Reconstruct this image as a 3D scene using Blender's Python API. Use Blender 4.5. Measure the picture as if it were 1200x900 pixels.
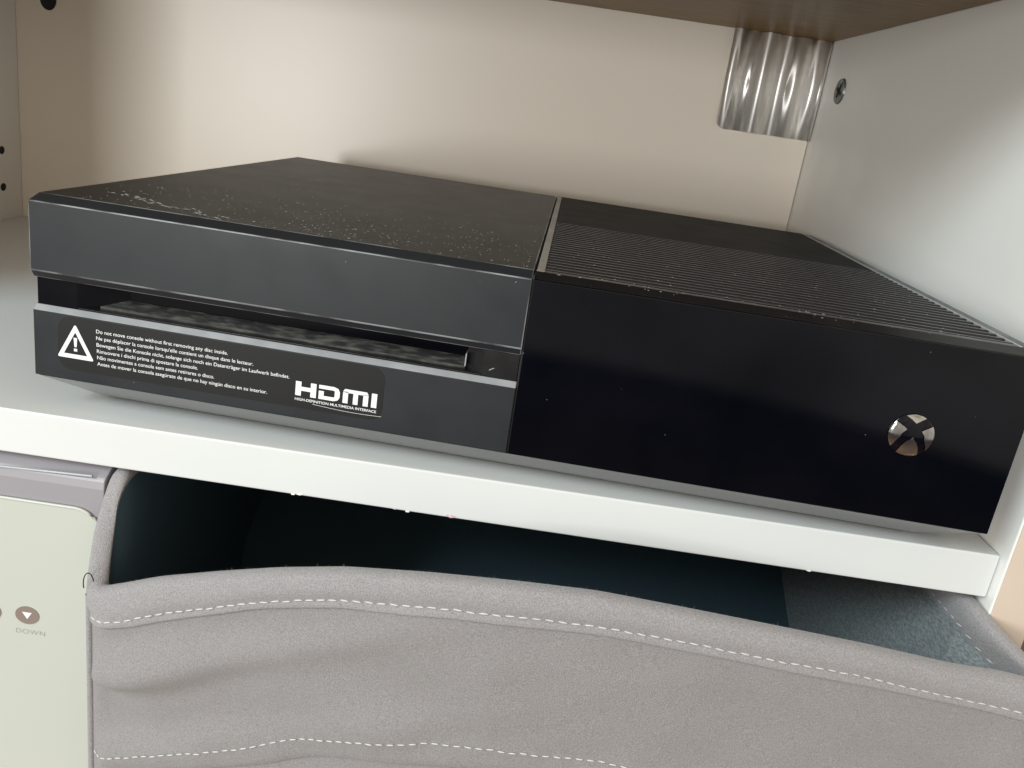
import bpy, bmesh, math, random
import numpy as np
from mathutils import Matrix, Vector, noise

S = 0.001            # everything below is written in millimetres
scene = bpy.context.scene
for o in list(bpy.data.objects): bpy.data.objects.remove(o)

# ---------------------------------------------------------------- camera
cam_d = bpy.data.cameras.new("camera"); cam = bpy.data.objects.new("camera", cam_d)
scene.collection.objects.link(cam); scene.camera = cam
right = Vector((0.9891500, 0.0414439, 0.1409424))
down = Vector((0.1469038, -0.2707047, -0.9513875))
fwd = Vector((-0.0012754, 0.9617699, -0.2738558))
m = Matrix((right, -down, -fwd)).transposed().to_4x4()
m.translation = Vector((165.575, -246.051, 125.712)) * S
cam.matrix_world = m
cam_d.sensor_fit = 'HORIZONTAL'; cam_d.sensor_width = 36
cam_d.lens = 886.307 / 1200 * 36
cam_d.shift_x = -0.44 / 1200; cam_d.shift_y = -67.56 / 1200
cam_d.clip_start = 0.01; cam_d.clip_end = 50

# ---------------------------------------------------------------- world (a dim room) and window light
w = bpy.data.worlds.new("World"); scene.world = w; w.use_nodes = True
nt = w.node_tree; nt.nodes.clear()
out = nt.nodes.new('ShaderNodeOutputWorld'); bg = nt.nodes.new('ShaderNodeBackground')
geo = nt.nodes.new('ShaderNodeTexCoord'); sep = nt.nodes.new('ShaderNodeSeparateXYZ')
rmp = nt.nodes.new('ShaderNodeValToRGB'); mp = nt.nodes.new('ShaderNodeMapRange')
mp.inputs['From Min'].default_value = -1; mp.inputs['From Max'].default_value = 1
nt.links.new(geo.outputs['Generated'], sep.inputs[0]); nt.links.new(sep.outputs['Z'], mp.inputs['Value'])
wn = nt.nodes.new('ShaderNodeTexNoise'); wn.inputs['Scale'].default_value = 2.6; wn.inputs['Detail'].default_value = 3
wr = nt.nodes.new('ShaderNodeMapRange'); wr.inputs['From Min'].default_value = .35; wr.inputs['From Max'].default_value = .65
wr.inputs['To Min'].default_value = 0.62; wr.inputs['To Max'].default_value = 1.38
wm = nt.nodes.new('ShaderNodeVectorMath'); wm.operation = 'SCALE'      # furniture and walls of the room, out of focus
nt.links.new(geo.outputs['Generated'], wn.inputs['Vector']); nt.links.new(wn.outputs['Fac'], wr.inputs[0])
nt.links.new(mp.outputs[0], rmp.inputs[0]); nt.links.new(rmp.outputs[0], wm.inputs[0]); nt.links.new(wr.outputs[0], wm.inputs['Scale'])
nt.links.new(wm.outputs[0], bg.inputs[0]); nt.links.new(bg.outputs[0], out.inputs[0])
cr = rmp.color_ramp
cr.elements[0].position = 0.0; cr.elements[0].color = (0.34, 0.215, 0.13, 1)
cr.elements[1].position = 1.0; cr.elements[1].color = (0.62, 0.54, 0.44, 1)
for pos, c in ((0.346, (0.03, 0.03, 0.035, 1)), (0.353, (0.34, 0.315, 0.29, 1)), (0.42, (0.50, 0.46, 0.41, 1)), (0.5, (0.62, 0.55, 0.46, 1))):
    e = cr.elements.new(pos); e.color = c
bg.inputs[1].default_value = 1.38

def area(name, loc, target, sx, sy, power, col):
    d = bpy.data.lights.new(name, 'AREA'); d.shape = 'RECTANGLE'; d.size = sx; d.size_y = sy
    d.energy = power; d.color = col
    o = bpy.data.objects.new(name, d); scene.collection.objects.link(o)
    o.location = loc; o.rotation_euler = (Vector(target) - Vector(loc)).to_track_quat('-Z', 'Y').to_euler()
    return o
area("window_light", (-0.98, -1.05, 1.0), (0.17, 0.10, 0.05), 0.55, 0.6, 22.5, (0.80, 0.95, 1.0))
area("far_window", (-0.75, -2.0, 0.12), (0.10, 0.2, 0.12), 0.45, 0.55, 23.5, (0.97, 0.98, 0.96))

vs = scene.view_settings
vs.view_transform = 'Standard'; vs.look = 'None'; vs.exposure = 0; vs.gamma = 1; vs.use_curve_mapping = False
scene.render.engine = 'CYCLES'

# ---------------------------------------------------------------- materials
def mat(name, col, rough=0.5, metal=0.0, spec=0.5, bump=0.0, bscale=400, col2=None, cscale=30, rvar=0.0, coat=0.0,
        sheen=0.0, stretch=None, detail=6, fac=(0.35, 0.65), specks=None, speckscale=900, bump2=0, bscale2=30):
    M = bpy.data.materials.new(name); M.use_nodes = True
    n = M.node_tree; b = n.nodes['Principled BSDF']; L = n.links.new
    b.inputs['Base Color'].default_value = (*col, 1); b.inputs['Roughness'].default_value = rough
    b.inputs['Metallic'].default_value = metal; b.inputs['Specular IOR Level'].default_value = spec
    b.inputs['Coat Weight'].default_value = coat; b.inputs['Sheen Weight'].default_value = sheen
    tc = n.nodes.new('ShaderNodeTexCoord'); mpn = n.nodes.new('ShaderNodeMapping')
    L(tc.outputs['Object'], mpn.inputs[0])
    if stretch: mpn.inputs['Scale'].default_value = stretch
    def nz(sc, det=6):
        t = n.nodes.new('ShaderNodeTexNoise'); t.inputs['Scale'].default_value = sc; t.inputs['Detail'].default_value = det
        L(mpn.outputs[0], t.inputs['Vector']); return t.outputs['Fac']
    cur = None
    if col2:
        r = n.nodes.new('ShaderNodeValToRGB'); L(nz(cscale, detail), r.inputs[0])
        r.color_ramp.elements[0].position = fac[0]; r.color_ramp.elements[1].position = fac[1]
        r.color_ramp.elements[0].color = (*col, 1); r.color_ramp.elements[1].color = (*col2, 1)
        cur = r.outputs[0]
    if specks:
        scol, th = specks
        r = n.nodes.new('ShaderNodeValToRGB'); L(nz(speckscale, 2), r.inputs[0])
        r.color_ramp.elements[0].position = th; r.color_ramp.elements[1].position = th + 0.05
        mx = n.nodes.new('ShaderNodeMix'); mx.data_type = 'RGBA'
        L(r.outputs[0], mx.inputs[0])
        if cur: L(cur, mx.inputs[6])
        else: mx.inputs[6].default_value = (*col, 1)
        mx.inputs[7].default_value = (*scol, 1); cur = mx.outputs[2]
    if cur: L(cur, b.inputs['Base Color'])
    if rvar:
        mr = n.nodes.new('ShaderNodeMapRange'); L(nz(55, 8), mr.inputs[0])
        mr.inputs['From Min'].default_value = .3; mr.inputs['From Max'].default_value = .7
        mr.inputs['To Min'].default_value = max(0, rough - rvar); mr.inputs['To Max'].default_value = rough + rvar
        L(mr.outputs[0], b.inputs['Roughness'])
    prev = None
    for bs, sc in ((bump2, bscale2), (bump, bscale)):
        if bs:
            bp = n.nodes.new('ShaderNodeBump'); bp.inputs['Strength'].default_value = 1; bp.inputs['Distance'].default_value = bs * S
            L(nz(sc, 3), bp.inputs['Height'])
            if prev: L(prev, bp.inputs['Normal'])
            prev = bp.outputs[0]
    if prev: L(prev, b.inputs['Normal'])
    return M

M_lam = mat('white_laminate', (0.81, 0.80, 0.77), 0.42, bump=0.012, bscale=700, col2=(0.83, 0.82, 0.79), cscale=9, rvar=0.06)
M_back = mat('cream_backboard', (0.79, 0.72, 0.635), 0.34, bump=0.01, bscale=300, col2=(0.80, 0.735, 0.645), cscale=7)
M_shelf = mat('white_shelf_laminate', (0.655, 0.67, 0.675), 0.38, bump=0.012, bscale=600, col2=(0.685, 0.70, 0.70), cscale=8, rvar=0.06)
M_edge = mat('beige_edge_band', (0.60, 0.49, 0.40), 0.5, bump=0.02, bscale=400, col2=(0.66, 0.57, 0.49), cscale=12)
M_wood = mat('walnut_veneer', (0.17, 0.10, 0.034), 0.38, spec=0.15, col2=(0.32, 0.20, 0.08), cscale=30, stretch=(0.8, 14, 14), bump=0.03,
             bscale=60, detail=10, fac=(0.3, 0.72), rvar=0.05)
M_dark = mat('dark_gap', (0.012, 0.012, 0.014), 0.8)
M_matte = mat('charcoal_textured_plastic', (0.0165, 0.0185, 0.022), 0.40, spec=0.32, bump=0.02, bscale=2200, rvar=0.07,
              col2=(0.020, 0.022, 0.0255), cscale=25, specks=((0.12, 0.12, 0.12), 0.86), speckscale=700)
M_top = mat('charcoal_top_plastic', (0.018, 0.0165, 0.0155), 0.44, spec=0.36, bump=0.02, bscale=2200, rvar=0.02,
            specks=((0.045, 0.043, 0.04), 0.66), speckscale=1300)
M_slope = mat('grey_plastic_edge_highlight', (0.22, 0.235, 0.25), 0.42, bump=0.03, bscale=900, col2=(0.30, 0.31, 0.33), cscale=90, rvar=0.06)  # lip slope, its highlight painted in as a lighter colour
M_gloss = mat('piano_black_plastic', (0.0010, 0.0015, 0.0032), 0.035, rvar=0.03, col2=(0.0030, 0.0030, 0.0055), cscale=22, spec=0.24, detail=10, specks=((0.02, 0.02, 0.023), 0.80), speckscale=500)
M_black = mat('satin_black_plastic', (0.008, 0.008, 0.009), 0.28, rvar=0.08, specks=((0.2, 0.2, 0.2), 0.78), speckscale=900)
M_slat = mat('vent_black_plastic', (0.013, 0.013, 0.015), 0.26, spec=0.34, rvar=0.03, specks=((0.26, 0.26, 0.25), 0.77), speckscale=650)
M_strip = mat('taupe_divider_plastic', (0.19, 0.175, 0.15), 0.35, rvar=0.08, col2=(0.23, 0.21, 0.185), cscale=80)
M_side = mat('grey_side_plastic', (0.03, 0.03, 0.03), 0.34, rvar=0.08)
M_rim = mat('bright_edge_plastic', (0.36, 0.38, 0.41), 0.3, rvar=0.05)
M_rear = mat('dull_black_top_plastic', (0.012, 0.012, 0.013), 0.5, spec=0.03, rvar=0.03, col2=(0.018, 0.018, 0.018), cscale=20)
M_worn_glint = mat('polished_worn_edge_glint', (0.24, 0.25, 0.265), 0.33, rvar=0.08, col2=(0.05, 0.05, 0.055), cscale=45, fac=(0.45, 0.6))  # worn edges, with their white highlight painted into the colour
M_dust = mat('dusty_slot_plastic', (0.008, 0.008, 0.008), 0.6, col2=(0.10, 0.095, 0.085), cscale=320, stretch=(.5, 2, 2), fac=(0.44, 0.80),
             detail=12, bump=0.15, bscale=500)
M_under = mat('underside_plastic', (0.24, 0.245, 0.25), 0.22, rvar=0.05)  # pale colour stands in for the shelf's reflection on the black underside
M_label = mat('sticker_film', (0.0095, 0.0098, 0.010), 0.45, spec=0.32, rvar=0.04)
M_print = mat('white_print', (0.78, 0.80, 0.80), 0.5)
M_chrome = mat('chrome', (0.40, 0.40, 0.40), 0.12, metal=1.0, rvar=0.03)
M_steel = mat('brushed_steel', (0.97, 0.95, 0.92), 0.46, metal=0.86, stretch=(60, 60, 1.5), bump=0.01, bscale=60, rvar=0.08)
_n = M_steel.node_tree; _b = _n.nodes['Principled BSDF']; _t = _n.nodes.new('ShaderNodeTangent')
_t.direction_type = 'RADIAL'; _t.axis = 'Z'; _n.links.new(_t.outputs[0], _b.inputs['Tangent'])
_b.inputs['Anisotropic'].default_value = 0.9; _b.inputs['Anisotropic Rotation'].default_value = 0.25
M_screw = mat('zinc_screw', (0.16, 0.17, 0.16), 0.4, metal=0.6, rvar=0.1)
M_felt = mat('grey_felt', (0.215, 0.203, 0.207), 0.95, spec=0.15, bump=0.32, bscale=2400, col2=(0.305, 0.290, 0.295), cscale=2300,
             sheen=0.25, bump2=1.6, bscale2=22, detail=3)
M_felt2 = mat('grey_felt_hem', (0.235, 0.225, 0.235), 0.95, spec=0.15, bump=0.34, bscale=2400, col2=(0.35, 0.335, 0.345), cscale=2300,
              sheen=0.35, bump2=0.8, bscale2=45, detail=3)
M_lining = mat('dark_teal_lining', (0.060, 0.105, 0.135), 0.9, spec=0.2, bump=0.25, bscale=700, col2=(0.065, 0.105, 0.13), cscale=500)
M_thread = mat('pale_thread', (0.58, 0.565, 0.56), 0.8, bump=0.05, bscale=3000)
M_appl = mat('cream_appliance_plastic', (0.50, 0.525, 0.475), 0.33, col2=(0.525, 0.545, 0.495), cscale=6)
M_lav = mat('lilac_appliance_frame', (0.30, 0.285, 0.31), 0.36, rvar=0.04)
M_taupe = mat('taupe_button_print', (0.235, 0.185, 0.160), 0.5)
M_greyprint = mat('grey_print', (0.30, 0.32, 0.29), 0.6)
M_pink = mat('pink_scuff', (0.62, 0.35, 0.42), 0.7, col2=(0.75, 0.68, 0.68), cscale=600)
M_chip = mat('bare_chipboard_chip', (0.85, 0.83, 0.80), 0.8, bump=0.3, bscale=900)
M_speck = mat('dust_fibre', (0.27, 0.265, 0.255), 0.9)

# mesh-like weave for the right lining: the same lining, painted lighter as if lit, with a woven relief
M_weave = mat('lit_woven_teal_lining', (0.23, 0.26, 0.275), 0.85, spec=0.2, bump=0.45, bscale=650, col2=(0.38, 0.41, 0.42), cscale=650, stretch=(1, 1, 2.4), detail=1)

# ---------------------------------------------------------------- helpers
def link(name, me, M, parent=None):
    o = bpy.data.objects.new(name, me); scene.collection.objects.link(o)
    if M is not None and not me.materials: me.materials.append(M)
    if parent is not None: o.parent = parent
    return o
def raw(name, verts, faces, M, parent=None, smooth=False):
    me = bpy.data.meshes.new(name)
    me.from_pydata([tuple(c * S for c in v) for v in verts], [], faces); me.validate()
    bm = bmesh.new(); bm.from_mesh(me); bmesh.ops.recalc_face_normals(bm, faces=bm.faces); bm.to_mesh(me); bm.free()
    if smooth:
        for p in me.polygons: p.use_smooth = True
    return link(name, me, M, parent)
def box(name, x0, x1, y0, y1, z0, z1, M, parent=None, bev=0.0, seg=2):
    bm = bmesh.new()
    vs_ = [bm.verts.new((x * S, y * S, z * S)) for x in (x0, x1) for y in (y0, y1) for z in (z0, z1)]
    for f in ((0, 1, 3, 2), (4, 6, 7, 5), (0, 4, 5, 1), (2, 3, 7, 6), (0, 2, 6, 4), (1, 5, 7, 3)): bm.faces.new([vs_[i] for i in f])
    bmesh.ops.recalc_face_normals(bm, faces=bm.faces)
    if bev: bmesh.ops.bevel(bm, geom=list(bm.edges), offset=bev * S, segments=seg, affect='EDGES', profile=0.6)
    me = bpy.data.meshes.new(name); bm.to_mesh(me); bm.free()
    return link(name, me, M, parent)
def prism_x(name, prof, x0, x1, M, parent=None, bev=0.0, worn=None):
    """profile in (y, z) swept along x"""
    n = len(prof); v = [(x0, y, z) for y, z in prof] + [(x1, y, z) for y, z in prof]
    f = [(i, (i + 1) % n, n + (i + 1) % n, n + i) for i in range(n)] + [tuple(range(n))[::-1], tuple(range(n, 2 * n))]
    o = raw(name, v, f, M, parent)
    if bev:
        bm = bmesh.new(); bm.from_mesh(o.data)
        rb = bmesh.ops.bevel(bm, geom=[e for e in bm.edges if e.calc_face_angle(0) > 0.2], offset=bev * S, segments=2, affect='EDGES', profile=0.6)
        if worn:
            o.data.materials.append(worn)
            for f_ in rb['faces']: f_.material_index = 1
        bm.to_mesh(o.data); bm.free()
    return o
def prism_y(name, prof, y0, y1, M, parent=None, smooth=False):
    """outline in (x, z), extruded from y0 (front) to y1"""
    n = len(prof); v = [(x, y0, z) for x, z in prof] + [(x, y1, z) for x, z in prof]
    f = [(i, (i + 1) % n, n + (i + 1) % n, n + i) for i in range(n)] + [tuple(range(n))[::-1], tuple(range(n, 2 * n))]
    return raw(name, v, f, M, parent, smooth)
def rrect(x0, x1, z0, z1, r, k=8):
    p = []
    for cx, cz, a0 in ((x1 - r, z1 - r, 0), (x0 + r, z1 - r, 90), (x0 + r, z0 + r, 180), (x1 - r, z0 + r, 270)):
        for i in range(k + 1):
            a = math.radians(a0 + 90 * i / k); p.append((cx + r * math.cos(a), cz + r * math.sin(a)))
    return p
def empty(name, loc, label, cat, rz=0):
    o = bpy.data.objects.new(name, None); scene.collection.objects.link(o)
    o.location = [c * S for c in loc]; o.rotation_euler = (0, 0, rz); o['label'] = label; o['category'] = cat
    o.empty_display_size = 0.02
    return o
def text(name, s, x0, x1, z, M, parent, y=0.0, height=None, bold=0.0, spacing=1.0):
    cu = bpy.data.curves.new(name, 'FONT'); cu.body = s; cu.size = 1; cu.offset = bold; cu.space_character = spacing
    cu.extrude = 0.0
    t = bpy.data.objects.new('tmp_text', cu); scene.collection.objects.link(t)
    dg = bpy.context.evaluated_depsgraph_get(); dg.update()
    me = bpy.data.meshes.new_from_object(t.evaluated_get(dg)); bpy.data.objects.remove(t)
    xs = [v.co.x for v in me.vertices]; a, b = min(xs), max(xs)
    sx = (x1 - x0) / (b - a); sz = height / 0.72 if height else sx     # 0.72: cap height of the built-in font
    for v in me.vertices: v.co = Vector(((x0 + (v.co.x - a) * sx) * S, y * S, (z + v.co.y * sz) * S))
    me.name = name; me.materials.clear()
    return link(name, me, M, parent)

# ================================================================ the cabinet (the surface and its surroundings)
XL, XR, YB, YF, ZC, ZB = -203.5, 347.7, 297.0, -4.8, 197.5, -17.0
cab = empty('shelf_cabinet', (0, 0, 0), "white laminate shelf cabinet with walnut underside overhead, holding the black console", "cabinet")
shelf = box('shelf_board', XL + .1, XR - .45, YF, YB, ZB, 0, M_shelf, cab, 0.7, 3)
shelf['label'] = "thick white shelf board under the console"
box('back_panel', XL - 16, XR - .7, YB, YB + 8, -262, ZC + 20, M_back, cab, 0.2)
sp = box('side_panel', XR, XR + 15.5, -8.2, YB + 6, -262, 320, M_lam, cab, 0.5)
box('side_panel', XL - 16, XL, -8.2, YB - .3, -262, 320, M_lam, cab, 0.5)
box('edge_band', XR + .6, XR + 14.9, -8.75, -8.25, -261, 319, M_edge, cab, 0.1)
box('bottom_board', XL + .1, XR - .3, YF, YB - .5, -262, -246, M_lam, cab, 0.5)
up = box('upper_board', XL + .1, XR - .3, -6, YB - .4, ZC, ZC + 18, M_wood, cab, 0.5)
up['label'] = "walnut veneer board overhead"
# fluted steel plate on the back wall in the corner
nx, x0p, x1p, z0p, z1p, rr = 140, 281.0, 346.9, 133.0, 197.2, 6.0
def flute(x):
    t = (x - x0p) / 22.0
    s = math.cos(2 * math.pi * (t - 0.13))
    return -3.0 * s
vv, ff = [], []
for i in range(nx + 1):
    x = x0p + (x1p - x0p) * i / nx
    zb = z0p
    if x < x0p + rr: zb = z0p + rr - math.sqrt(max(0, rr ** 2 - (x0p + rr - x) ** 2))
    y = YB - 4.6 + flute(x) * (min(1, (x1p - x) / 3))
    for z in (zb, z1p): vv.append((x, y, z))
    for z in (zb, z1p): vv.append((x, y + 1.2, z))
for i in range(nx):
    a = 4 * i; b = a + 4
    ff += [(a, a + 1, b + 1, b), (a + 2, b + 2, b + 3, a + 3), (a, b, b + 2, a + 2), (a + 1, a + 3, b + 3, b + 1)]
ff += [(0, 2, 3, 1), (4 * nx, 4 * nx + 1, 4 * nx + 3, 4 * nx + 2)]
pl = raw('fluted_plate', vv, ff, M_steel, cab, True); pl['label'] = "shiny fluted steel plate high in the corner"
# cam screw on the right wall
def disc_x(name, x, y, z, r, h, M, parent, k=28, sgn=-1):
    v = [(x, y + r * math.cos(2 * math.pi * i / k), z + r * math.sin(2 * math.pi * i / k)) for i in range(k)]
    v += [(x + sgn * h, y + (r - .4) * math.cos(2 * math.pi * i / k), z + (r - .4) * math.sin(2 * math.pi * i / k)) for i in range(k)]
    f = [(i, (i + 1) % k, k + (i + 1) % k, k + i) for i in range(k)] + [tuple(range(k))[::-1], tuple(range(k, 2 * k))]
    return raw(name, v, f, M, parent)
sc_ = disc_x('cam_screw', XR, 261, 165.2, 8.0, 1.0, M_screw, cab)
for a in (25, 115):
    ca, sa = math.cos(math.radians(a)), math.sin(math.radians(a))
    pts = [(-4.2, -.9), (4.2, -.9), (4.2, .9), (-4.2, .9)]
    q = [(261 + p * ca - r * sa, 165.2 + p * sa + r * ca) for p, r in pts]
    raw('screw_slot', [(XR - 1.05, *p) for p in q] + [(XR - 1.35, *p) for p in q],
        [(0, 1, 2, 3), (4, 7, 6, 5), (0, 4, 5, 1), (1, 5, 6, 2), (2, 6, 7, 3), (3, 7, 4, 0)], M_dark, sc_)
disc_x('screw_rim', XR, 258.5, 171.0, 2.0, 1.6, M_chrome, sc_)
# peg holes: dark recess rings
def hole(nm, c, axis, r):
    k = 20; v = []
    for d, rad in ((0.12, r), (0.12, r * .55)):
        for i in range(k):
            a = 2 * math.pi * i / k; p, q2 = rad * math.cos(a), rad * math.sin(a)
            v.append((c[0] + d, c[1] + p, c[2] + q2) if axis == 'x' else (c[0] + p, c[1] - d, c[2] + q2))
    f = [(i, (i + 1) % k, k + (i + 1) % k, k + i) for i in range(k)] + [tuple(range(k, 2 * k))]
    return raw(nm, v, f, M_dark, cab)
hole('peg_hole', (XL, 277, 48.4), 'x', 2.8); hole('peg_hole', (XL, 277, 22.9), 'x', 2.8)
# dark round plug on the back wall
k = 24
plug = prism_y('hole_plug', [(-180.6 + 5.6 * math.cos(2 * math.pi * i / k), 152.5 + 7.5 * math.sin(2 * math.pi * i / k)) for i in range(k)],
               YB - .8, YB - .02, M_dark, cab)
# chips and scuffs on the lower edge of the shelf
random.seed(5)
for (x, z, s_, M_) in ((98.6, -16.6, 1.1, M_chip), (96.2, -16.8, 1.0, M_chip), (137.7, -17.0, 1.0, M_chip), (133, -16.6, .9, M_pink),
                       (153.1, -16.2, 2.2, M_pink), (283.2, -16.8, .9, M_chip)):
    n_ = 9; v = [(x + s_ * random.uniform(.6, 1.1) * math.cos(2 * math.pi * i / n_), YF - .12, z + .32 * s_ * random.uniform(.5, 1.1) * math.sin(2 * math.pi * i / n_)) for i in range(n_)]
    raw('edge_chip', v + [(a, YF + .5, c) for a, b, c in v], [tuple(range(n_))] + [(i, (i + 1) % n_, n_ + (i + 1) % n_, n_ + i) for i in range(n_)], M_, cab)

# ================================================================ the console
W, D, H, XM, ZT, ZL = 333.0, 252.0, 76.4, 169.9, 74.4, 12.6
con = empty('game_console', (0, 0, 0), "black game console, matte left half and glossy ribbed right half, standing on the white shelf", "game console", -0.045)
# matte upper block, left half
ub = prism_x('upper_cover', [(0, 50.6), (1.6, 47.9), (D, 47.9), (D, 71.5), (D - 3, H), (5.6, H), (0, ZT)], 0.0, XM - .35, M_matte, con, 0.32, M_worn_glint)
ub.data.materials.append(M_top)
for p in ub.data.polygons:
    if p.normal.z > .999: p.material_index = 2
# worn line with painted-in highlight where the front bevel starts, on the lower edge of the block
# matte lower block, left half
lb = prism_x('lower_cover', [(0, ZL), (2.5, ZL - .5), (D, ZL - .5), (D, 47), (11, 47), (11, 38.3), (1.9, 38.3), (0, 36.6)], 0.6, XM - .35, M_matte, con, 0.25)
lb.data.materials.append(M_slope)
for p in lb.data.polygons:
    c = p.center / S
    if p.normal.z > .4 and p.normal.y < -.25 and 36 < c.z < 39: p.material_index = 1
# disc slot
box('slot_back', 1.0, XM - .6, 9.2, 10.9, 38.7, 47.8, M_gloss, con, 0.1)
def plan(name, pts, z0, z1, M):
    n = len(pts); v = [(x, y, z0) for x, y in pts] + [(x, y, z1) for x, y in pts]
    return raw(name, v, [(i, (i + 1) % n, n + (i + 1) % n, n + i) for i in range(n)] + [tuple(range(n))[::-1], tuple(range(n, 2 * n))], M, con)
plan('slot_cheek', [(0.9, 2.2), (15.0, 2.2), (30.0, 9.1), (0.9, 9.1)], 38.4, 47.7, M_gloss)
plan('slot_cheek', [(151.4, 6.2), (157.5, 2.2), (XM - .6, 2.2), (XM - .6, 9.1), (151.4, 9.1)], 38.4, 47.7, M_black)
prism_x('disc_slot_lip', [(5.2, 38.5), (5.2, 39.6), (9.0, 42.2), (9.0, 38.5)], 20.0, 151.2, M_dust, con, 0.12)
box('slot_floor_shade', 15.5, 157, 2.1, 5.1, 38.35, 38.8, M_black, con, 0.08)  # black strip painting the shadow along the slot floor
box('slot_end', 151.05, 151.4, 3.6, 8.9, 40.2, 44.6, M_rim, con, 0.05)
# glossy right half
prism_x('glossy_front_panel', [(0, ZL), (1.5, ZL - .5), (8, ZL - .5), (8, H - 2.2), (2.2, H - 2.2), (0, ZT)], XM + .35, W, M_gloss, con, 0.3)
prism_x('top_trim', [(0.9, H - 2.0), (8.0, H - 2.0), (8.0, H - .1), (5.0, H - .1)], XM + .35, W - .3, M_black, con, 0.25)
XV = 326.2
box('right_body', XM + .4, W - .4, 8.2, D, ZL - .5, H - 5.2, M_black, con, 0.3)
box('divider_strip', XM + .55, XM + 3.2, 5.2, D - 1, H - 5.1, H + .05, M_strip, con, 0.25)
box('side_strip', XV + 1.2, W - .2, 5.4, D, H - 5.1, H - .25, M_side, con, 0.8)
box('edge_line', XV + .1, XV + 1.0, 5.4, D - .6, H - 5.1, H + .1, M_rim, con, 0.2)
rp = box('rear_top_plate', XM + 3.4, XV, 129.4, D, H - 5.1, H - .05, M_rear, con, 0.3)
# vent slats: one mesh, many objects
PITCH = 5.15; y0 = 8.4; NS = 23
def slat_mesh():
    prof = [(0.5, -5.0), (.15, -.9), (.3, -.3), (.8, 0), (1.9, 0), (2.3, -.3), (2.35, -.9), (2.1, -5.0)]
    o = prism_x('vent_slat', prof, XM + 3.4, XV, M_slat, con); return o
s0 = slat_mesh(); s0.location = (0, (y0) * S, (H - .05) * S)
for i in range(1, NS + 1):
    c = s0.copy(); scene.collection.objects.link(c); c.parent = con; c.location = (0, (y0 + i * PITCH) * S, (H - .05) * S)
# underside frustum and feet
i1, i0 = 15.0, 1.2
fv = [(i0, i0, ZL - .6), (W - i0, i0, ZL - .6), (W - i0, D - i0, ZL - .6), (i0, D - i0, ZL - .6),
      (i1, i1, 1.6), (W - i1, i1, 1.6), (W - i1, D - i1, 1.6), (i1, D - i1, 1.6)]
raw('underside', fv, [(0, 1, 2, 3), (4, 7, 6, 5), (0, 4, 5, 1), (1, 5, 6, 2), (2, 6, 7, 3), (3, 7, 4, 0)], M_under, con)
for fx in (32, W - 32):
    for fy in (34, D - 30):
        bm = bmesh.new(); bmesh.ops.create_cone(bm, cap_ends=True, segments=24, radius1=9 * S, radius2=9.5 * S, depth=1.9 * S,
                                                matrix=Matrix.Translation((fx * S, fy * S, .95 * S)))
        me = bpy.data.meshes.new('foot'); bm.to_mesh(me); bm.free(); link('foot', me, M_dark, con)
# thin dark seam between halves
box('centre_seam', XM - .33, XM + .33, 1.0, D - 1, ZL, H - 1.0, M_dark, con)

# sticker
st = prism_y('warning_sticker', rrect(9.4, 125.2, 16.5, 35.9, 4.6), -0.12, -0.01, M_label, con)
YS = -0.16
for s_, a, b, z in (("Do not move console without first removing any disc inside.", 23.3, 70.2, 31.6),
                    ("Ne pas déplacer la console lorsqu'elle contient un disque dans le lecteur.", 23.3, 79.3, 29.2),
                    ("Bewegen Sie die Konsole nicht, solange sich noch ein Datenträger im Laufwerk befindet.", 23.4, 92.2, 26.75),
                    ("Rimuovere i dischi prima di spostare la console.", 23.5, 59.8, 24.4),
                    ("Não movimentes a consola sem antes retirares o disco.", 23.6, 65.7, 22.1),
                    ("Antes de mover la consola asegúrate de que no hay ningún disco en su interior.", 23.6, 84.7, 19.75)):
    text('warning_text', s_, a, b, z, M_print, st, YS, height=1.36, bold=0.002)
# warning triangle: rounded ring + exclamation
def rounded_poly(pts, r, k=5):
    o = []; n = len(pts)
    for i in range(n):
        p0, p, p1 = Vector(pts[i - 1]), Vector(pts[i]), Vector(pts[(i + 1) % n])
        a, b = (p0 - p).normalized(), (p1 - p).normalized(); ang = a.angle(b); d = r / math.tan(ang / 2)
        s_, e_ = p + a * d, p + b * d
        for j in range(k + 1):
            t = j / k; o.append(tuple((1 - t) ** 2 * s_ + 2 * t * (1 - t) * p + t * t * e_))
    return o
tri = [(15.75, 33.6), (9.1, 20.9), (22.4, 20.9)]; cxy = Vector((15.75, 25.2))
inn = [tuple(cxy + (Vector(p) - cxy) * .64) for p in tri]
A, B = rounded_poly(tri, .55), rounded_poly(inn, .18)
n_ = len(A); raw('warning_triangle', [(x, YS, z) for x, z in A] + [(x, YS, z) for x, z in B], [(i, (i + 1) % n_, n_ + (i + 1) % n_, n_ + i) for i in range(n_)], M_print, st)
raw('exclamation_mark', [(15.1, YS, 28.6), (16.4, YS, 28.6), (16.15, YS, 25.2), (15.35, YS, 25.2), (15.15, YS, 24.6), (16.35, YS, 24.6), (16.35, YS, 23.6), (15.15, YS, 23.6)],
    [(0, 1, 2, 3), (4, 5, 6, 7)], M_print, st)
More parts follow.
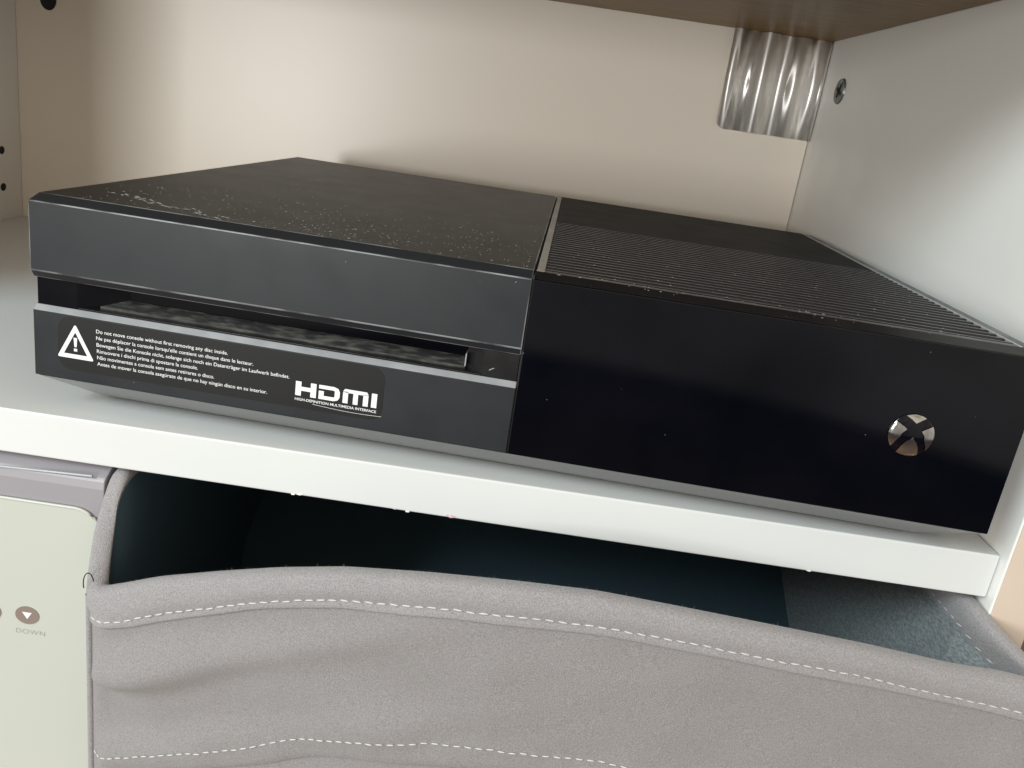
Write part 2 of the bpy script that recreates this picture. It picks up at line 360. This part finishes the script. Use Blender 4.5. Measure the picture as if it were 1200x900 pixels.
# HDMI wordmark drawn as shapes; cell x 94.6..123.3, z 21.1..26.4
def quads(name, polys, M, parent):
    v, f = [], []
    for p in polys:
        b = len(v); v += [(x, YS, z) for x, z in p]; f.append(tuple(range(b, b + len(p))))
    return raw(name, v, f, M, parent)
def R_(x0, x1, z0, z1): return [(x0, z0), (x1, z0), (x1, z1), (x0, z1)]
zb_, zt_ = 21.15, 26.35; hm = (zb_ + zt_) / 2
P_ = []
P_ += [R_(94.6, 96.6, zb_, zt_), R_(99.9, 101.9, zb_, zt_), R_(96.6, 99.9, hm - .72, hm + .78)]            # H
P_ += [R_(102.8, 104.6, zb_, 24.2), R_(104.6, 108.2, zb_, zb_ + 1.35), R_(102.8, 108.2, zt_ - 1.35, zt_),
       [(108.2, zb_), (109.6, zb_ + .5), (110.2, zb_ + 1.6), (110.2, zt_ - 1.6), (109.6, zt_ - .5), (108.2, zt_), (108.2, zt_ - 1.35), (108.4, zt_ - 1.7), (108.4, zb_ + 1.7), (108.2, zb_ + 1.35)]]   # D
P_ += [R_(111.3, 113.1, zb_, zt_ - .9), R_(114.9, 116.6, zb_, zt_ - 1.3), R_(118.4, 120.2, zb_, zt_ - .9),
       [(111.3, zt_ - .9), (111.9, zt_), (119.6, zt_), (120.2, zt_ - .9), (120.2, zt_ - 1.3), (111.3, zt_ - 1.3)]]   # M
P_ += [R_(121.3, 123.2, zb_, zt_)]                                                                          # I
quads('logo_lettering', P_, M_print, st)
text('logo_caption', "HIGH-DEFINITION MULTIMEDIA INTERFACE", 94.6, 123.3, 19.35, M_print, st, YS, height=0.95, bold=0.012)
# curved hairline scratch under the caption
arc = [(101.0 + 24.2 * t, 18.75 - .55 * math.sin(math.pi * t * .9) - .25 * t) for t in [i / 24 for i in range(25)]]
arc = [(100.8 + .5, 19.0)] + arc
raw('scratch_line', [(x, YS, z + .055) for x, z in arc] + [(x, YS, z - .055) for x, z in arc],
    [(i, i + 1, len(arc) + i + 1, len(arc) + i) for i in range(len(arc) - 1)], M_print, st)

# round power button with crossed bands
pc, pr = (299.0, 42.9), 7.3
xp = [(-.66, .76), (-.34, .60), (0, .36), (.30, -.02), (.52, -.42), (.64, -.80)]
def in_x(u, v):
    for s_ in (1, -1):
        for (a, b), (c, d) in zip(xp[:-1], xp[1:]):
            a_, c_ = a * s_, c * s_
            L2 = (c_ - a_) ** 2 + (d - b) ** 2; t = max(0, min(1, ((u - a_) * (c_ - a_) + (v - b) * (d - b)) / L2))
            wdt = .225 if b > .1 else .17
            if math.hypot(u - a_ - t * (c_ - a_), v - b - t * (d - b)) < wdt: return True
    return False
GN = 150
vidx = {}; vv = []; fc, fb = [], []
def gv(i, j, deep):
    key = (i, j, deep)
    if key not in vidx:
        u, v = -1 + 2 * i / GN, -1 + 2 * j / GN; r2 = u * u + v * v
        if r2 > 1: s_ = 1 / math.sqrt(r2); u *= s_; v *= s_; r2 = 1
        y = -0.25 - 1.5 * math.sqrt(max(0, 1 - r2 * .985)) + (0.35 if deep else 0)
        vidx[key] = len(vv); vv.append((pc[0] + pr * u, y, pc[1] + pr * v))
    return vidx[key]
for i in range(GN):
    for j in range(GN):
        u, v = -1 + 2 * (i + .5) / GN, -1 + 2 * (j + .5) / GN
        if u * u + v * v > 1.0: continue
        dp = in_x(u, v)
        (fb if dp else fc).append((gv(i, j, dp), gv(i + 1, j, dp), gv(i + 1, j + 1, dp), gv(i, j + 1, dp)))
btn = prism_y('power_button', [(pc[0] + 7.45 * math.cos(2 * math.pi * i / 40), pc[1] + 7.45 * math.sin(2 * math.pi * i / 40)) for i in range(40)], -.2, .2, M_gloss, con)
def sub(name, faces, M):
    used = sorted({i for f in faces for i in f}); mp_ = {a: b for b, a in enumerate(used)}
    return raw(name, [vv[i] for i in used], [tuple(mp_[i] for i in f) for f in faces], M, btn, True)
sub('chrome_emblem', fc, M_chrome); sub('crossed_band', fb, M_gloss)

# dust and fibres lying on the cover, and the scratches near its front left corner
random.seed(11)
dv, df = [], []
def fleck(x, y, z, l, wd, a, up=True):
    b = len(dv); ca, sa = math.cos(a), math.sin(a)
    for p, q in ((-l, -wd), (l, -wd * .4), (l * .8, wd), (-l * .7, wd * .8)):
        X, Y = p * ca - q * sa, p * sa + q * ca
        dv.append((x + X, y + Y, z + .06) if up else (x + X, y - .06, z + Y))
    dv.append((x, y, z + .22) if up else (x, y - .2, z))
    for i in range(4): df.append((b + i, b + (i + 1) % 4, b + 4))
for _ in range(520):
    x = random.uniform(3, XM - 3); y = 6.5 + abs(random.gauss(0, 1)) * 42
    if y > 235: continue
    if random.random() < .35: x = min(XM - 3, abs(random.gauss(95, 40)))
    s_ = random.choice((.12, .15, .18, .22, .28, .5)); fleck(x, y, H, s_ * random.uniform(.8, 1.6), s_ * .55, random.uniform(0, 3.14))
for cx_, cy_, n__, sx_ in ((19, 24, 10, 4), (27, 22, 12, 4), (36, 17, 7, 2), (45, 15, 12, 4), (55, 11, 8, 3), (61, 9, 6, 2)):    # scratched patches
    for t in range(n__):
        fleck(cx_ + random.gauss(0, sx_), max(7, cy_ + random.gauss(0, 1.7)), H, random.uniform(.3, 1.9), random.uniform(.05, .16), random.gauss(-.15, .45))
for _ in range(110):   # on the slats and the black trim
    x = random.uniform(XM + 5, XV - 2); y = random.uniform(3.5, 8) if random.random() < .35 else y0 + PITCH * random.randint(0, 12) + 1.4
    s_ = random.choice((.18, .25, .35)); fleck(x, y, H if y > 8 else H - .05 - max(0, (5 - y)) * .4, s_ * random.uniform(.8, 2), s_ * .5, random.uniform(0, 3.14))
for _ in range(22):    # on the front faces
    x = random.uniform(4, W - 6); z = random.uniform(15, 73)
    if 36 < z < 50 and x < XM: continue
    s_ = random.choice((.10, .14, .2)); fleck(x, 0, z, s_ * random.uniform(.8, 2), s_ * .6, random.uniform(0, 3.14), False)
fleck(160.5, 2.1, 41.2, 1.1, .22, .5, False)
d_ = raw('dust_flecks', dv, df, M_speck, con); d_['kind'] = 'stuff'

# ================================================================ fabric storage bin
binn = empty('storage_bin', (190, 60, -246), "open grey felt storage bin with stitched hem and dark lining, below the shelf", "storage bin")
OFF = Vector((190, 60, -246))
front = [[33.0, -21.6, -55.4], [35.4, -23.2, -54.3], [41.5, -24.4, -51.7], [57.4, -27.4, -43.9], [79.3, -31.3, -35.5], [100.1, -34.6, -28.3], [122.9, -37.9, -21.9],
         [150.3, -41.1, -17.2], [176.9, -43.3, -14.2], [203.2, -44.4, -12.6], [229.8, -44.5, -13.8], [243.3, -44.1, -14.8], [265.4, -43.1, -16.7],
         [292.4, -41.0, -19.7], [322.5, -37.8, -24.4], [338.4, -36.6, -25.2], [350, -37.5, -26.0], [356.5, -37.0, -26.8]]
left = [[29.2, 162, -21.0], [29.4, 70, -21.0], [30.5, 20, -20.5], [31.6, -1, -18.2], [31.2, -5, -19.5], [29.6, -9.0, -31.8], [30.6, -15.0, -44.9], [32.0, -19.5, -52.5]]
rightp = [[357.3, -35.0, -26.6], [353.0, -26, -24.6], [348.6, -14, -22.0], [346.0, -5, -19.5], [345.6, 0, -19.5], [346.0, 40, -21.0], [345.6, 152, -21.0]]
ctrl = np.array(left + front + rightp)
def resample(P, step):
    seg = np.linalg.norm(np.diff(P[:, :2], axis=0), axis=1) + .3 * np.abs(np.diff(P[:, 2])); t = np.concatenate([[0], np.cumsum(seg)])
    n = int(t[-1] / step); u = np.linspace(0, t[-1], n)
    Q = np.stack([np.interp(u, t, P[:, k]) for k in range(3)], 1)
    for _ in range(3): Q[1:-1] = .25 * Q[:-2] + .5 * Q[1:-1] + .25 * Q[2:]
    return Q
Q = resample(ctrl, 2.2)
back_path = resample(np.array([[345.0, 141, -21.0], [190, 144, -21.0], [30, 152, -21.0]]), 6)
def normals(Q):
    d = np.gradient(Q[:, :2], axis=0); n = np.stack([d[:, 1], -d[:, 0]], 1); return n / np.linalg.norm(n, axis=1)[:, None]
N = normals(Q)     # pointing outwards (front = -y)
ed1 = np.array([[32.5, -68.5], [49.2, -63.7], [94.9, -43.2], [123.9, -34.4], [156.3, -29.3], [205.4, -25.3], [246.1, -27.3], [296.1, -32.7], [339.5, -38.7], [347, -39.5]])
st1 = np.array([[33.2, -66.0], [40.8, -64.0], [49.2, -60.6], [65.6, -53.0], [94.8, -40.6], [121.7, -31.8], [156.0, -26.3], [183.7, -23.6], [204.9, -22.3], [236.9, -23.6],
                [287.8, -28.3], [315.9, -33.0], [334.0, -35.4], [346, -36.6]])
st2 = np.array([[34.6, -124.8], [65.1, -112.2], [89.2, -102.4], [101.8, -96.2], [120.1, -88.6], [136.1, -83.6], [157.3, -79.3], [176.5, -77.3], [213.9, -74.6], [250, -75.5], [300, -82], [346, -91]])
ed2 = np.array([[33, -136], [47.7, -128.7], [75.4, -115.8], [110.6, -101.0], [132.6, -93.3], [158.2, -87.8], [175.5, -85.6], [215.3, -83.0], [250, -84], [300, -90], [346, -99]])
def on_front(i): return -24 <= 0 and Q[i, 1] < -20 and 32 < Q[i, 0] < 347.1
def depth_at(i, tab, dflt):
    if 31.5 < Q[i, 0] < 360 and Q[i, 1] < -20: return Q[i, 2] - np.interp(Q[i, 0], tab[:, 0], tab[:, 1])
    return dflt
def smooth(a, n=4):
    a = np.array(a, float)
    for _ in range(n): a[1:-1] = .25 * a[:-2] + .5 * a[1:-1] + .25 * a[2:]
    return a
hem = smooth([depth_at(i, ed1, 12.0) for i in range(len(Q))])
low = smooth([depth_at(i, ed2, 80.0) for i in range(len(Q))])
def wrinkle(x, y, z):
    """soft folds: diagonal pulls at the left, long waves elsewhere"""
    w_ = noise.noise(Vector((x * .012 - z * .006, z * .030 + x * .012, 3.1))) * 4.6
    w_ += noise.noise(Vector((x * .035 - z * .02, z * .050 + x * .02, 7.7))) * 1.3
    f_ = math.exp(-max(0, x - 32) / 70) * (1 if y < -15 else .3)
    u_ = z - .45 * x + 5 * noise.noise(Vector((x * .03, z * .03, 0)))
    w_ += f_ * 0.8 * math.sin(u_ * .30) + math.exp(-max(0, x - 45) / 75) * (9.5 * math.exp(-((u_ + 104) / 8) ** 2) + 5.5 * math.exp(-((u_ + 80) / 6) ** 2) + 4 * math.exp(-((u_ + 142) / 9) ** 2))
    for tab in (st1, st2):      # the thread draws the cloth in
        dz_ = z - np.interp(x, tab[:, 0], tab[:, 1])
        if abs(dz_) < 9: w_ += .75 * noise.noise(Vector((x * .22, z * .10, 1.7))) * math.exp(-(dz_ / 4.5) ** 2)
    return w_
def fade(d): return min(1, max(0, (d - 4) / 25))
def edge_fade(x):
    t = min(1, max(0, (x - 33) / 8)); return t * t * (3 - 2 * t)
def pos(i, d, off):
    """point at depth d under the rim, off = outwards offset"""
    x, y, z = Q[i]; zz = z - d
    w_ = wrinkle(x, y, zz) * fade(d) * .75 * edge_fade(x) if y < -2 else 0
    o = off + w_; return (x + N[i, 0] * o, y + N[i, 1] * o, zz)
def sweep(name, prof_fn, M, smooth_=True):
    v, f = [], []; n = len(Q)
    for i in range(n):
        pr_ = prof_fn(i); k_ = len(pr_); v += pr_
    for i in range(n - 1):
        for j in range(k_ - 1): a = i * k_ + j; f.append((a, a + 1, a + k_ + 1, a + k_))
    o = raw(name, [tuple(Vector(p) - OFF) for p in v], f, M, binn, smooth_)
    return o
RO = 1.9
# lower cloth, then the overlapping cloth above it, then the rolled hem
sweep('lower_panel', lambda i: [pos(i, low[i] - 6 + (222 - low[i]) * t, -.2) for t in [j / 46 for j in range(47)]], M_felt)
def mid(i):
    a, b = hem[i] - 4, low[i]
    l = [pos(i, a + (b - a) * j / 26, .9) for j in range(27)]
    return l + [pos(i, b + .35, .6), pos(i, b + .4, -.2)]
sweep('upper_panel', mid, M_felt)
def hemp(i):
    hd = 11.5 if Q[i, 0] > 200 else 3.2
    l = [pos(i, hd, -2 * RO - .9), pos(i, hd * .7, -2 * RO - .7)]
    for j in range(11):
        a = math.pi * j / 10
        x, y, z = Q[i]; o = -RO - (RO + .9) * math.cos(a) if j < 5 else -RO - (RO + 1.9) * math.cos(a)
        l.append((x + N[i, 0] * o, y + N[i, 1] * o, z - RO - .8 + (RO + .8) * math.sin(a)))
    h = hem[i]; s_ = h - 2.7
    for t, o in ((.25, 2.4), (.5, 2.5), (.75, 2.0), (.93, 1.45), (1.0, 1.25), (1.06, 1.5)):
        l.append(pos(i, RO + .8 + (s_ - RO - .8) * t, o))
    l += [pos(i, h - .5, 1.75), pos(i, h, 1.55), pos(i, h + .05, .6)]
    return l
sweep('rolled_hem', hemp, M_felt2)
# lining
def lin(i):
    a = 11 if Q[i, 0] > 200 else 2.8
    return [pos(i, a + 205 * j / 12, -2 * RO - .3) for j in range(13)]
lo = sweep('lining', lin, M_lining)
lo.data.materials.append(M_weave)
for p in lo.data.polygons:
    if (p.center.x / S + OFF.x) > 332 and (p.center.y / S + OFF.y) > -36: p.material_index = 1
# back wall of the bin, and its floor
v, f = [], []
for i, (x, y, z) in enumerate(back_path):   # slumps forward on its way down
    v += [(x, y + 4, z), (x, y + 9, -108), (x, y - 24, -128), (x, y - 34, -150), (x, y - 34, -226), (x, y - 30, -226), (x, y - 30, -150), (x, y - 20, -128), (x, y + 12, -108), (x, y + 8, z)]
for i in range(len(back_path) - 1):
    for j in range(10): a = 10 * i + j; b = 10 * i + (j + 1) % 10; f.append((a, b, b + 10, a + 10))
raw('back_wall', [tuple(Vector(p) - OFF) for p in v], f, M_lining, binn)
box('bin_floor', 34 - OFF.x, 340 - OFF.x, -20 - OFF.y, 140 - OFF.y, -228 - OFF.z, -225 - OFF.z, M_lining, binn)
# piping along the left front corner
def pipe(name, pts, r, M, parent, k=10):
    v, f = [], []; n = len(pts)
    for i, p in enumerate(pts):
        p = Vector(p); t = (Vector(pts[min(i + 1, n - 1)]) - Vector(pts[max(i - 1, 0)])).normalized()
        a = t.orthogonal().normalized(); b = t.cross(a)
        for j in range(k):
            an = 2 * math.pi * j / k; v.append(tuple(p + a * r * math.cos(an) + b * r * math.sin(an)))
    for i in range(n - 1):
        for j in range(k): f.append((i * k + j, i * k + (j + 1) % k, (i + 1) * k + (j + 1) % k, (i + 1) * k + j))
    return raw(name, v, f, M, parent, True)
sp_ = pipe('corner_piping', [tuple(Vector((31.6, -21.2, -58 - 3 * k_)) - OFF) for k_ in range(60)], 1.35, M_felt2, binn)
pipe('thread_loop', [tuple(Vector((31.9 + 1.9 * math.cos(a), -22.2, -53.5 + 4.6 * math.sin(a))) - OFF) for a in [math.radians(20 + 14 * k_) for k_ in range(14)]], .2, M_dark, binn, 6)
# stitches: one capsule mesh, copied
def stitch_mesh(L, r):
    bm = bmesh.new(); bmesh.ops.create_uvsphere(bm, u_segments=8, v_segments=6, radius=1)
    for v_ in bm.verts: v_.co = Vector((v_.co.x * L / 2 * S, v_.co.y * r * S, v_.co.z * r * S))
    me = bpy.data.meshes.new('stitch'); bm.to_mesh(me); bm.free()
    for p in me.polygons: p.use_smooth = True
    me.materials.append(M_thread); return me
SM = stitch_mesh(3.3, .27); SM2 = stitch_mesh(2.8, .25)
xs_front = [(i, Q[i, 0]) for i in range(len(Q)) if Q[i, 1] < -20.5 and 32 < Q[i, 0] < 357]
def surf(x, z, off):
    idx = [i for i, _ in xs_front]; xx = [a for _, a in xs_front]
    yy = float(np.interp(x, xx, [Q[i, 1] for i in idx])); zr = float(np.interp(x, xx, [Q[i, 2] for i in idx]))
    nx_ = float(np.interp(x, xx, [N[i, 0] for i in idx])); ny_ = float(np.interp(x, xx, [N[i, 1] for i in idx]))
    w_ = wrinkle(x, yy, z) * fade(zr - z) * .75 * edge_fade(x) + off
    return Vector((x + nx_ * w_, yy + ny_ * w_, z))
random.seed(3)
def stitches(tab, step, off, me, jit=.2, x0=33.5, x1=345.5):
    x = x0
    while x < x1:
        z = float(np.interp(x, tab[:, 0], tab[:, 1])); p = surf(x, z, off)
        x2 = x + step; z2 = float(np.interp(x2, tab[:, 0], tab[:, 1])); d = surf(x2, z2, off) - p
        o = bpy.data.objects.new('stitch', me); scene.collection.objects.link(o); o.parent = binn
        c = (p + d * .5 - OFF); o.location = (c + Vector((0, 0, random.uniform(-jit, jit)))) * S
        o.rotation_mode = 'QUATERNION'; o.rotation_quaternion = d.to_track_quat('X', 'Z') @ Matrix.Rotation(random.uniform(-.03, .13), 3, 'Y').to_quaternion()
        x = x + d.x / d.length * step
stitches(st1 + np.array([0, 0.0]), 4.1, 1.55, SM)
stitches(st2, 3.7, 1.12, SM2)
# stitches on the inside of the right rim
for j in range(14):
    y = -33 + j * 4.6; z = np.interp(y, [-35, -26, -14, -5, 40], [-26.6, -24.6, -22.0, -19.5, -20]) - 9.6
    xx_ = np.interp(y, [-35, -26, -14, -5, 40], [357.3, 353, 348.6, 346, 345.6]) - 5.2
    o = bpy.data.objects.new('stitch', SM2); scene.collection.objects.link(o); o.parent = binn
    o.location = (Vector((xx_, y, z)) - OFF) * S; o.rotation_euler = (0, 0, math.pi / 2 + (.4 if y < -5 else 0))
# fuzz along the hem
fv, ff = [], []
for _ in range(1500):
    i = random.randrange(2, len(Q) - 2)
    if Q[i, 1] > 0: continue
    t = random.uniform(0, 1); x, y, z = Q[i] + t * (Q[i + 1] - Q[i])
    a = random.uniform(.25, .9) * math.pi; o = -RO - (RO + 1.2) * math.cos(a)
    p = Vector((x + N[i, 0] * o, y + N[i, 1] * o, z - RO - .8 + (RO + .8) * math.sin(a)))
    dr = Vector((random.gauss(0, .6), random.gauss(0, .6) - .1, random.uniform(.2, 1))).normalized() * random.choice((.5, .7, .9, 1.3))
    sd = Vector((.035, 0.01, 0)); b = len(fv)
    fv += [p - sd, p + sd, p + dr]; ff.append((b, b + 1, b + 2))
fz = raw('felt_fuzz', [tuple(p - OFF) for p in fv], ff, M_thread, binn); fz['kind'] = 'stuff'
fz.data.materials.clear(); fz.data.materials.append(M_felt2)

# ================================================================ cream appliance at the left
ap = empty('appliance', (-60, 60, -246), "cream household appliance with lilac frame and brown DOWN button, left of the felt bin", "appliance")
AO = Vector((-60, 60, -246))
def abox(name, x0, x1, y0, y1, z0, z1, M, bev=0, seg=3): return box(name, x0 - AO.x, x1 - AO.x, y0 - AO.y, y1 - AO.y, z0 - AO.z, z1 - AO.z, M, ap, bev, seg)
YA = -6.0
# frame: body with a stepped, rounded top
prof = [(YA, -246), (YA, -26), (YA + .5, -22.8), (YA + 1.3, -21.9), (YA + 6, -19.3), (YA + 20, -18.6), (150, -18.6), (150, -246)]
prism_x('housing', [(y - AO.y, z - AO.z) for y, z in prof], -190 - AO.x, 28.3 - AO.x, M_lav, ap, 0.4)
pipe('frame_highlight_rib', [(x - AO.x, YA + .3 - AO.y, -22.6 + .045 * (x + 10) - AO.z) for x in range(-180, 27, 6)], .45, M_rim, ap)  # pale rib painted in as the highlight along the frame
# raised cream panel with rounded corner
rc = [(x - AO.x, z - AO.z) for x, z in rrect(-170, 27.6, -238, -34.4, 10, 12)]
prism_y('control_panel', rc, YA - .9 - AO.y, YA + .3 - AO.y, M_appl, ap)
pb = rrect(-170, 27.6, -238, -34.4, 10, 12)
pipe('panel_bead', [(x - AO.x, YA - .7 - AO.y, z - AO.z) for x, z in pb + pb[:1]], .55, M_appl, ap)
def disc_y(name, cx, cz, rx, rz, y, M, k=36): 
    return prism_y(name, [(cx + rx * math.cos(2 * math.pi * i / k) - AO.x, cz + rz * math.sin(2 * math.pi * i / k) - AO.z) for i in range(k)], y - AO.y, y + .25 - AO.y, M, ap)
b1 = disc_y('down_button', -1.0, -83.4, 4.6, 3.9, YA - 1.1, M_taupe)
raw('down_arrow', [(x - AO.x, YA - 1.16 - AO.y, z - AO.z) for x, z in ((-2.9, -82.0), (.9, -82.0), (-1.0, -85.0))], [(0, 1, 2)], M_print, b1)
disc_y('round_button', -15.6, -83.9, 4.6, 3.9, YA - 1.1, M_taupe)
t_ = text('button_caption', "DOWN", -5.6 - AO.x, 5.6 - AO.x, -91.9 - AO.z, M_greyprint, ap, YA - .96 - AO.y, height=2.1, bold=-0.004, spacing=1.1)
